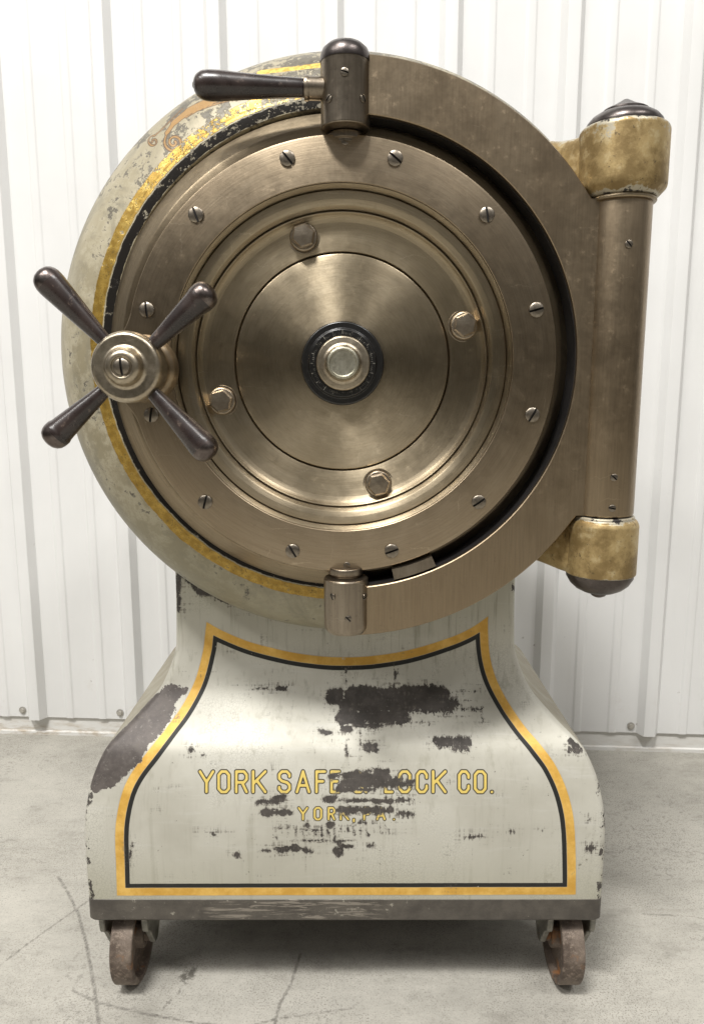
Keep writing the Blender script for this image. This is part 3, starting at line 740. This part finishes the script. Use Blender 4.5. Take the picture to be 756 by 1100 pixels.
# hex bolts in counterbores
def bolt_at(t):
    r = .2165; x, z = DX+r*math.cos(t), DZ+r*math.sin(t); rt = t*1.3
    g = G(); lathe(g, fillet([(.0272, YD-.0004), (.0268, YD-.0016), (.0250, YD-.0016), (.0245, YD+.001)], .0005, 2), (x, 0, z), (0, 1, 0), 40)
    lathe(g, fillet([(.0245, YD+.001), (.0235, YD-.003), (.0215, YD-.006), (.0, YD-.007)], .001, 2), (x, 0, z), (0, 1, 0), 40)
    o = g.obj('bolt', m_bolt, door, (x, YD, z), 35)
    h = G(); vs = []; fs = []
    R = .0205
    lay = [(1, -.004), (1, -.0155), (.86, -.0182), (.0, -.0190)]
    for s_, dy in lay:
        for k in range(24):
            a = rt+2*PI*k/24; kx = k % 4; hexr = math.cos(PI/6)/math.cos(((k/24*2*PI) % (PI/3))-PI/6)
            mixr = hexr
            rr_ = R*s_*mixr; vs.append((x+rr_*math.cos(a), YD+dy, z+rr_*math.sin(a)))
    for a in range(len(lay)-1):
        for k in range(24): k2 = (k+1) % 24; fs.append((a*24+k, (a+1)*24+k, (a+1)*24+k2, a*24+k2))
    h.add(vs, fs); h.v = h.v
    h.obj('bolt_head', m_bolt, door, (x, YD, z), 12)
for k in range(4): bolt_at(math.radians(17.0+90*k))

# ---- hand wheel
WX, WZ = -.3435, H+.0305; WY = 1.140
hw = link('hand_wheel', None, parent=safe, origin=(WX, WY, WZ))
g = G(); lathe(g, fillet([(.056, 1.262), (.053, 1.246), (.045, 1.238), (.044, 1.190), (.030, 1.19)], .004, 4), (WX, 0, WZ), (0, 1, 0), 72); g.obj('spindle_boss', m_flange, hw, (WX, 1.2, WZ))
prof = fillet([(.048, 1.200), (.0535, 1.196), (.0545, 1.176), (.0545, 1.158), (.0522, 1.1515), (.0480, 1.1485), (.0335, 1.1500), (.0290, 1.1470), (.0275, 1.1400), (.0250, 1.1335), (.0205, 1.1305), (.0160, 1.1300), (.0150, 1.1330), (.0, 1.1330)], .0022, 3)
g = G(); lathe(g, prof, (WX, 0, WZ), (0, 1, 0), 96); g.obj('hub', m_steelbright, hw, (WX, WY, WZ), 45)
s_big = place_screw(big_screw, WX, 1.1332, WZ, -math.radians(95), hw, 'hub_screw')
for ang, ln in ((131.5, .182), (41.5, .171), (221.5, .168), (-47.5, .180)):
    t = math.radians(ang); d = Vector((math.cos(t), -.05, math.sin(t)))
    b = Vector((WX, 1.172, WZ))
    g = G(); k = ln/.18
    lathe(g, fillet([(.0, .040), (.0105, .040), (.0105, .052), (.0112, .054), (.0130, .075), (.0168, .110), (.0205, .145), (.0222, .160*k), (.0222, .1655*k)], .002, 3), b, d, 40)
    h = g.obj('handle', m_handle, hw, b, 40)
    g = G(); lathe(g, [(.0222, .1650*k), (.0220, .1700*k), (.0206, .1760*k), (.0176, .1810*k), (.0130, .1848*k), (.007, .1870*k), (0, .1875*k)], b, d, 40)
    g.obj('handle_tip', m_tip, h, b, 40)

# ---- crane ring (hinged C-shaped arm) with its pillar
RX, RZ = -.0122, H+.0405
RCN = (RX, 1.25, RZ)
crane = link('hinge_ring', None, parent=safe, origin=RCN)
Ri, Ro = .3825, .4690
PXc, PYc, PR = .4357, 1.277, .050           # pillar axis
ztop, zbot = H+.296, H-.216
def ring_poly():
    inner = [(RX+Ri*math.cos(t), RZ+Ri*math.sin(t)) for t in np.linspace(-PI/2+.04, PI/2-.04, 121)]
    t1 = math.asin((ztop-RZ)/Ro); t2 = math.asin((zbot-.012-RZ)/Ro)
    top = [(RX+Ro*math.cos(t), RZ+Ro*math.sin(t)) for t in np.linspace(PI/2-.04, t1, 50)]
    right = [(PXc+.012, ztop), (PXc+.012, zbot)]
    bot = [(RX+Ro*math.cos(t), RZ+Ro*math.sin(t)) for t in np.linspace(t2, -PI/2+.04, 60)]
    return inner, top, right, bot
def ring_mesh(y0, y1):
    # strip mesh between inner arc and outer outline (incl. the web out to the pillar)
    T = np.linspace(-PI/2+.03, PI/2-.03, 241); inn = []; out = []
    for t in T:
        inn.append((RX+Ri*math.cos(t), RZ+Ri*math.sin(t)))
        c, s = math.cos(t), math.sin(t)
        zo = RZ+Ro*s
        if zbot-.004 < zo < ztop: # inside pillar span: reach the pillar axis
            R = (PXc+.01-RX)/c
            if RZ+R*s > ztop: R = (ztop-RZ)/s
            if RZ+R*s < zbot: R = (zbot-RZ)/s
            R = max(R, Ro); R = R
        else: R = Ro
        out.append((RX+R*c, RZ+R*s))
    n = len(T); ch = .0022; vs = []; fs = []
    def lay(a, b): # offset from inner (a), outer (b)
        L1 = []
        for k in range(n):
            i0 = np.array(inn[k]); o0 = np.array(out[k]); u = (o0-i0)/np.linalg.norm(o0-i0)
            L1.append((i0+u*a, o0-u*b))
        return L1
    ch = .0014; A = lay(ch, ch); B = lay(0, 0)
    def put(pts, y): s = len(vs); vs.extend([(p[0], y, p[1]) for p in pts]); return s
    fi = put([a for a, b in A], y0); fo = put([b for a, b in A], y0)
    gi = put([a for a, b in B], y0+ch); go = put([b for a, b in B], y0+ch)
    hi = put([a for a, b in B], y1); ho = put([b for a, b in B], y1)
    for k in range(n-1):
        for p, q in ((fo, fi), (go, fo), (ho, go), (fi, gi), (gi, hi), (hi, ho)):
            fs.append((p+k, p+k+1, q+k+1, q+k))
    for k in (0, n-1): fs.append((fi+k, fo+k, go+k, ho+k, hi+k, gi+k))
    return vs, fs
g = G(); g.add(*ring_mesh(1.25, 1.322)); g.obj('ring_plate', m_ring, crane, RCN, 30)
g = G(); lathe(g, [(Ri-.0006, 1.262), (Ri-.0008, 1.318)], (RX, 0, RZ), (0, 1, 0), 120, -PI/2+.05, PI/2-.05)
# the lathe frame's angle zero is not +X, so build the dark strip of painted gap shade directly
vs = []; fs = []; T = np.linspace(-PI/2+.04, PI/2-.04, 160)
for t in T:
    for (r, y) in ((Ri-.0012, 1.2605), (Ri-.0012, 1.3215), (Ri+.001, 1.2605)): vs.append((RX+r*math.cos(t), y, RZ+r*math.sin(t)))
for k in range(len(T)-1):
    a, b = k*3, k*3+3; fs += [(a, a+1, b+1, b), (a, b, b+2, a+2)]
g = G(); g.add(vs, fs); g.obj('gap_shade_strip', m_gapblack, crane, RCN)
g = G(); lathe(g, fillet([(0, zbot), (PR-.002, zbot), (PR, zbot+.003), (PR, ztop-.003), (PR-.002, ztop), (0, ztop)], .001, 2), (PXc, PYc, 0), (0, 0, 1), 72)
pil = g.obj('pillar', m_ring, crane, (PXc, PYc, H), 35)
def on_pillar(px, py, rad=.050):
    d = ray(px, py); t = np.linspace(1, 1.5, 5001); Q = CAM+t[:, None]*d
    k = np.argmax(np.hypot(Q[:, 0]-PXc, Q[:, 1]-PYc) < rad); return Q[k]
for (px, py, me_, sl) in ((675, 262, small_screw, .9), (659, 513, small_screw, .7), (657, 546, small_screw, .2)):
    p = on_pillar(px, py); place_screw(me_, p[0], p[1]-.0002, p[2], sl, crane, 'small_screw', -math.asin((PXc-p[0])/PR)*1.0)
# end knuckles of the ring and the pivots into the door
KX, KY, KR = -.0105, 1.262, .0385
def knuckle(z0, z1, top, nm):
    g = G()
    if top:
        prof = fillet([(0, z0), (KR-.001, z0), (KR, z0+.002), (KR, z1)], .001, 2)+[(KR+.0003, z1+.001), (KR*.985, z1+.008), (KR*.90, z1+.016), (KR*.72, z1+.0225), (KR*.45, z1+.0265), (KR*.2, z1+.028), (.003, z1+.0285), (0, z1+.030)]
        lathe(g, prof, (KX, KY, 0), (0, 0, 1), 64)
    else:
        prof = [(0, z0-.004), (KR*.55, z0-.003), (KR*.85, z0+.001), (KR*.97, z0+.008), (KR, z0+.016), (KR, z1-.002), (KR-.002, z1), (0, z1)]
        lathe(g, prof, (KX, KY, 0), (0, 0, 1), 64)
    return g.obj(nm, m_knuckle, crane, (KX, KY, (z0+z1)/2), 35)
kt = knuckle(H+.402, H+.500, True, 'upper_knuckle'); kt.name = 'ring_knuckle'
kb = knuckle(H-.424, H-.326, False, 'ring_knuckle')
# dark dome shell on the upper one
g = G(); z1 = H+.500
lathe(g, [(KR+.0008, z1-.002), (KR+.0012, z1+.001), (KR*.985+.001, z1+.008), (KR*.90+.001, z1+.0165), (KR*.72, z1+.0238), (KR*.45, z1+.0278), (KR*.2, z1+.0292), (.003, z1+.030), (0, z1+.033)], (KX, KY, 0), (0, 0, 1), 64)
g.obj('domed_cap', m_darkcap, kt if False else crane, (KX, KY, z1), 40)
for z0, z1 in ((H+.385, H+.4025), (H-.3275, H-.308)):
    g = G(); lathe(g, fillet([(0, z0), (.026, z0), (.026, z0+.004), (.0305, z0+.006), (.0305, z1-.003), (.029, z1-.001), (0, z1)], .0012, 2), (KX, KY+(.022 if z0 > H else .010), 0), (0, 0, 1), 48)
    g.obj('pivot_pin', m_knuckle, crane, (KX, KY, z0))
def on_cyl(px, py):
    d = ray(px, py); t = np.linspace(1, 1.6, 6001); Q = CAM+t[:, None]*d
    k = np.argmax(np.hypot(Q[:, 0]-KX, Q[:, 1]-KY) < KR); return Q[k]
for px, py, sl in ((370, 77, .3), (353, 106, -.7), (390, 106, .9), (374, 665, .8), (357, 641, 1.2), (392, 641, -.3)):
    p = on_cyl(px, py); place_screw(small_screw, p[0], p[1]-.0002, p[2], sl, crane, 'small_screw', math.asin(max(-1, min(1, (p[0]-KX)/KR))))
# latch block in the gap
vs = []; fs = []; T = np.linspace(math.radians(-77), math.radians(-65.5), 14)
for t in T:
    for (r, y) in ((.3605, 1.254), (.3790, 1.2535), (.3790, 1.30), (.3605, 1.30)): vs.append((RX+r*math.cos(t), y, RZ+r*math.sin(t)))
for k in range(len(T)-1):
    a, b = 4*k, 4*k+4; fs += [(a, a+1, b+1, b), (a+1, a+2, b+2, b+1), (a+2, a+3, b+3, b+2), (a+3, a, b, b+3)]
fs += [(0, 1, 2, 3), (4*13+3, 4*13+2, 4*13+1, 4*13)]
g = G(); g.add(vs, fs); g.obj('latch_block', m_knuckle, crane, RCN)
# lever handle on the upper knuckle
lever = link('lever', None, parent=safe, origin=(KX, KY, H+.462))
A = Vector((KX-.030, KY-.004, H+.4605)); d = Vector((-1, -.03, .016)).normalized()
g = G(); lathe(g, fillet([(0, 0), (.0170, 0), (.0170, .026), (.0182, .028), (.0182, .034), (.0, .034)], .0012, 2), A, d, 40); g.obj('collar', m_knuckle, lever, A)
g = G(); lathe(g, fillet([(0, .033), (.0135, .033), (.0142, .040), (.0158, .080), (.0190, .130), (.0218, .165), (.0222, .182), (.0205, .193), (.0150, .2015), (.007, .2055), (0, .2062)], .004, 3), A, d, 48)
hl = g.obj('handle', m_handle, lever, A, 45)
tip = A+d*.2058
g = G(); lathe(g, [(0, -.002), (.0045, -.0015), (.0048, .0002), (.003, .0012), (0, .0014)], tip, d, 16); g.obj('handle_tip_pin', m_slot, lever, tip)

# ---- fixed hinge brackets on the drum
def rim_attr(o, z0, z1, up, dn):
    zs = np.array([v.co.z for v in o.data.vertices])+ORG[o.name].z
    attr(o.data, 'rim', np.clip(np.maximum(1-(z1-zs)/up, 1-(zs-z0)/dn), 0, 1))
def hinge(z0, z1, R, prof, cap, capmat, armpts, nm, up, dn):
    g = G(); lathe(g, prof, (PXc, PYc, 0), (0, 0, 1), 80)
    # arm back to the drum
    vs = []; fs = []; NSg = 28; m_ = len(armpts)
    P3 = [Vector((a[0], a[1], a[2])) for a in armpts]
    sub = []
    for k in range(m_-1):
        for q in range(6):
            t = q/6; e = [np.array(armpts[max(0, k-1)]), np.array(armpts[k]), np.array(armpts[k+1]), np.array(armpts[min(m_-1, k+2)])]
            sub.append(.5*(2*e[1]+(-e[0]+e[2])*t+(2*e[0]-5*e[1]+4*e[2]-e[3])*t*t+(-e[0]+3*e[1]-3*e[2]+e[3])*t**3))
    sub.append(np.array(armpts[-1]))
    for k, a in enumerate(sub):
        b = sub[min(k+1, len(sub)-1)]-sub[max(k-1, 0)]; t = np.array([b[0], b[1]]); t /= np.linalg.norm(t); nrm = np.array([-t[1], t[0]])
        for q in range(NSg):
            w = 2*PI*q/NSg; c, s = math.cos(w), math.sin(w); e = .45
            cc = math.copysign(abs(c)**e, c); ss = math.copysign(abs(s)**e, s)
            vs.append((a[0]+nrm[0]*a[3]*cc, a[1]+nrm[1]*a[3]*cc, a[2]+a[4]*ss))
    for k in range(len(sub)-1):
        for q in range(NSg): q2 = (q+1) % NSg; fs.append((k*NSg+q, k*NSg+q2, (k+1)*NSg+q2, (k+1)*NSg+q))
    g.add(vs, fs)
    o = g.obj(nm, m_gilt, drum, (PXc, PYc, (z0+z1)/2), 40); rim_attr(o, z0, z1, up*.7, dn)
    c = G(); lathe(c, cap, (PXc, PYc, 0), (0, 0, 1), 72)
    c.obj('hinge_cap', capmat, o, (PXc, PYc, z1), 40)
    return o
z0, z1 = H+.300, H+.407
hinge(z0, z1, .0695, fillet([(0, z0), (.052, z0), (.057, z0+.001), (.0690, z0+.014), (.0700, z0+.020), (.0700, z1-.006), (.067, z1), (.050, z1+.001), (0, z1)], .003, 3),
      [(.0595, z1-.001), (.0600, z1+.003), (.0585, z1+.009), (.052, z1+.0165), (.044, z1+.0215), (.036, z1+.024), (.036, z1+.0245), (.0355, z1+.0275), (.034, z1+.0285), (.018, z1+.036), (.004, z1+.0445), (0, z1+.0455)], m_darkcap,
      [(.436, 1.285, H+.354, .058, .052), (.400, 1.315, H+.352, .050, .052), (.372, 1.355, H+.356, .046, .054), (.340, 1.41, H+.366, .050, .062), (.320, 1.47, H+.36, .058, .066), (.29, 1.54, H+.36, .07, .08)], 'hinge_bracket', .030, .022)
g = G(); lathe(g, fillet([(.049, z0-.007), (.054, z0-.007), (.056, z0-.004), (.054, z0+.001), (.049, z0+.001)], .001, 2), (PXc, PYc, 0), (0, 0, 1), 64); g.obj('hinge_washer', m_brass, crane, (PXc, PYc, z0))
z0, z1 = H-.322, H-.222
hinge(z0, z1, .060, fillet([(0, z0), (.058, z0), (.0605, z0+.002), (.0605, z1-.012), (.057, z1-.004), (.053, z1-.002), (.052, z1+.004), (0, z1+.004)], .0025, 3),
      [(.0575, z0+.002), (.0570, z0-.006), (.050, z0-.018), (.040, z0-.027), (.028, z0-.033), (.014, z0-.037), (.012, z0-.041), (.006, z0-.044), (0, z0-.045)], m_darkcap,
      [(.436, 1.285, H-.275, .056, .050), (.405, 1.31, H-.275, .050, .050), (.378, 1.35, H-.270, .046, .050), (.352, 1.41, H-.268, .046, .052), (.325, 1.47, H-.265, .050, .052), (.29, 1.54, H-.27, .06, .07)], 'hinge_bracket', .018, .006)

# ------------------------------------------------------------------ wall
wall = link('steel_wall', None, origin=(0, 2.515, 0))
wall['label'] = 'white ribbed sheet metal wall with dirty base trim behind the safe'; wall['category'] = 'wall'
yaw = math.radians(-3.4)
SP = .3655; X0 = .670
prof = []
for k in range(-14, 15):
    x = X0+k*SP
    prof += [(x-.036, 0), (x-.019, -.030), (x+.015, -.030), (x+.019, -.0295), (x+.036, 0)]
    for f in (1/3, 2/3):
        q = x+SP*f; prof += [(q-.016, 0), (q-.011, -.0042), (q+.011, -.0042), (q+.016, 0)]
g = G(); pf = fillet(prof, .003, 2); vs = []; fs = []
for z in (.072, 4.6):
    vs += [(x, y, z) for x, y in pf]
n = len(pf)
for k in range(n-1): fs.append((k, k+1, n+k+1, n+k))
# turned back sheet edge at the bottom gives it thickness
vs += [(x, y+.006, .072) for x, y in pf]
for k in range(n-1): fs.append((k+1, k, 2*n+k, 2*n+k+1))
g.add(vs, fs); me = mesh('cladding', g.v, g.f, (0, 0, 0), 25)
wall.rotation_euler = (0, 0, yaw)
ORG[wall.name] = Vector((0, 0, 0))
link('cladding', me, m_wall, wall)
g = G(); prism(g, [(.004, 0), (.004, .012), (.010, .016), (.010, .10), (.05, .10), (.05, 0)], -5, 5, .001, 'X'); g.obj('base_trim', m_trim, wall)
m_wscrew = simple('weathered_screw', (.42, .40, .36), .4, .5); m_rub = simple('black_plug', (.015, .015, .015), .5)
for k in range(-5, 3):
    for dx, mm in ((-.056, m_wscrew),):
        g = G(); c = (X0+k*SP+dx, -.001, .098); lathe(g, [(.013, 0), (.013, .003), (.009, .004), (.008, .009), (0, .010)], c, (0, -1, 0), 12); g.obj('wall_screw', mm, wall, c)
c = (X0+SP-.056+.265, -.001, .125)
g = G(); lathe(g, [(.014, 0), (.014, .006), (.010, .010), (0, .011)], c, (0, -1, 0), 20); g.obj('rubber_plug', m_rub, wall, c)

# ------------------------------------------------------------------ floor
def hit_floor(px, py):
    d = ray(px, py); return CAM+d*(-H/d[2])
xs = np.concatenate([np.linspace(-9, -1.3, 12), np.arange(-1.29, 1.2, .005), np.linspace(1.21, 9, 12)])
ys = np.concatenate([np.linspace(-4, 1.18, 8), np.arange(1.19, 1.85, .005), np.arange(1.87, 2.8, .03), np.linspace(2.85, 6, 4)])
XX, YY = np.meshgrid(xs, ys); FV = np.stack([XX.ravel(), YY.ravel(), np.zeros(XX.size)], 1)
nx = len(xs); i = np.arange(len(ys)-1)[:, None]*nx; j = np.arange(nx-1)[None, :]
FF = np.stack([i+j, i+j+1, i+nx+j+1, i+nx+j], -1).reshape(-1, 4)
me = bpy.data.meshes.new('floor'); me.from_pydata(FV.tolist(), [], FF.tolist())
def pl(pts, r): P = [hit_floor(*p) for p in pts]; return [(P[k], P[k+1], r) for k in range(len(P)-1)]
LN = pl([(63, 942), (74, 960), (84, 980), (92, 1010), (98, 1040), (103, 1070), (107, 1105)], .0022)
LN += pl([(-5, 1041), (30, 1014), (62, 991), (96, 967)], .0010)+pl([(78, 1064), (105, 1077), (150, 1088), (210, 1099), (260, 1104)], .0016)
LN += pl([(323, 1024), (312, 1058), (300, 1080), (294, 1106)], .0018)+pl([(235, 1110), (300, 1094), (380, 1083)], .0005)
LN += pl([(690, 982), (740, 984), (770, 990)], .0006)
GR = pl([(196, 1048), (206, 1046)], .010)+pl([(200, 1054), (180, 1078), (155, 1104)], -.006)+pl([(680, 1060), (700, 1072)], -.016)+pl([(160, 1066), (172, 1068)], -.01)  # last dab is the left wheel's painted floor shadow; others are stains
a1 = seg_dist(FV, LN); a2 = seg_dist(FV, GR)
attr(me, 'line', a1); attr(me, 'grease_and_shadow', a2)
fl_ = link('floor', me, m_floor); fl_['kind'] = 'structure'

# ------------------------------------------------------------------ scale to metres
for o in list(sc.objects):
    if o.parent is None: o.location = o.location*K; o.scale = (K, K, K)

# ------------------------------------------------------------------ camera, light, world
cd = bpy.data.cameras.new('camera'); cam = bpy.data.objects.new('camera', cd); col.objects.link(cam)
cam.location = (0, 0, H*K); cam.rotation_euler = (PI/2-TH, 0, 0)
cd.sensor_fit = 'VERTICAL'; cd.sensor_height = 36; cd.lens = 36*F/1100; cd.clip_end = 100; cd.clip_start = .02
sc.camera = cam
def area(loc, target, sx, sy, power, color=(1, 1, 1)):
    l = bpy.data.lights.new('ceiling_lamp', 'AREA'); l.shape = 'RECTANGLE'; l.size = sx; l.size_y = sy; l.energy = power; l.color = color
    o = bpy.data.objects.new('ceiling_lamp', l); col.objects.link(o); o.location = loc
    o.rotation_euler = (Vector(target)-Vector(loc)).to_track_quat('-Z', 'Y').to_euler(); return o
area((-1.5, -2.1, 7.0), (0, 1.2, .5), 1.7, .6, 585, (1, .985, .955))
area((3.2, -2.4, 7.0), (.3, 1.5, .6), 2.6, .6, 190, (1, .98, .955))
area((-4.2, -2.6, 6.2), (-.2, 1.6, .6), 2.6, .6, 170, (1, .975, .94))
w = bpy.data.worlds.new('World'); sc.world = w; w.use_nodes = True
nt = w.node_tree; bg = nt.nodes['Background']
tc = nt.nodes.new('ShaderNodeTexCoord'); sx = nt.nodes.new('ShaderNodeSeparateXYZ'); nt.links.new(tc.outputs['Generated'], sx.inputs[0])
rp = nt.nodes.new('ShaderNodeValToRGB'); mr = nt.nodes.new('ShaderNodeMapRange')
mr.inputs[1].default_value = -1; mr.inputs[2].default_value = 1; nt.links.new(sx.outputs[2], mr.inputs[0]); nt.links.new(mr.outputs[0], rp.inputs[0])
e = rp.color_ramp.elements; e[0].position = 0; e[0].color = (.34, .32, .28, 1); e[1].position = 1; e[1].color = (.85, .84, .82, 1)
for p, c in ((.44, (.34, .31, .26, 1)), (.50, (.13, .12, .105, 1)), (.58, (.22, .21, .195, 1)), (.68, (.70, .69, .67, 1)), (.80, (.95, .94, .92, 1))):
    q = e.new(p); q.color = c
nz = nt.nodes.new('ShaderNodeTexNoise'); nz.inputs['Scale'].default_value = 2.2; nz.inputs['Detail'].default_value = 1
nt.links.new(tc.outputs['Generated'], nz.inputs['Vector'])
m2 = nt.nodes.new('ShaderNodeMapRange'); nt.links.new(nz.outputs['Fac'], m2.inputs[0])
m2.inputs[1].default_value = .35; m2.inputs[2].default_value = .65; m2.inputs[3].default_value = .45; m2.inputs[4].default_value = 1.35
mx = nt.nodes.new('ShaderNodeVectorMath'); mx.operation = 'SCALE'; nt.links.new(rp.outputs[0], mx.inputs[0]); nt.links.new(m2.outputs[0], mx.inputs['Scale'])
nt.links.new(mx.outputs[0], bg.inputs[0]); bg.inputs[1].default_value = .43
sc.view_settings.view_transform = 'Standard'; sc.view_settings.look = 'None'; sc.view_settings.exposure = 0; sc.view_settings.gamma = 1
sc.render.engine = 'CYCLES'; sc.cycles.max_bounces = 8
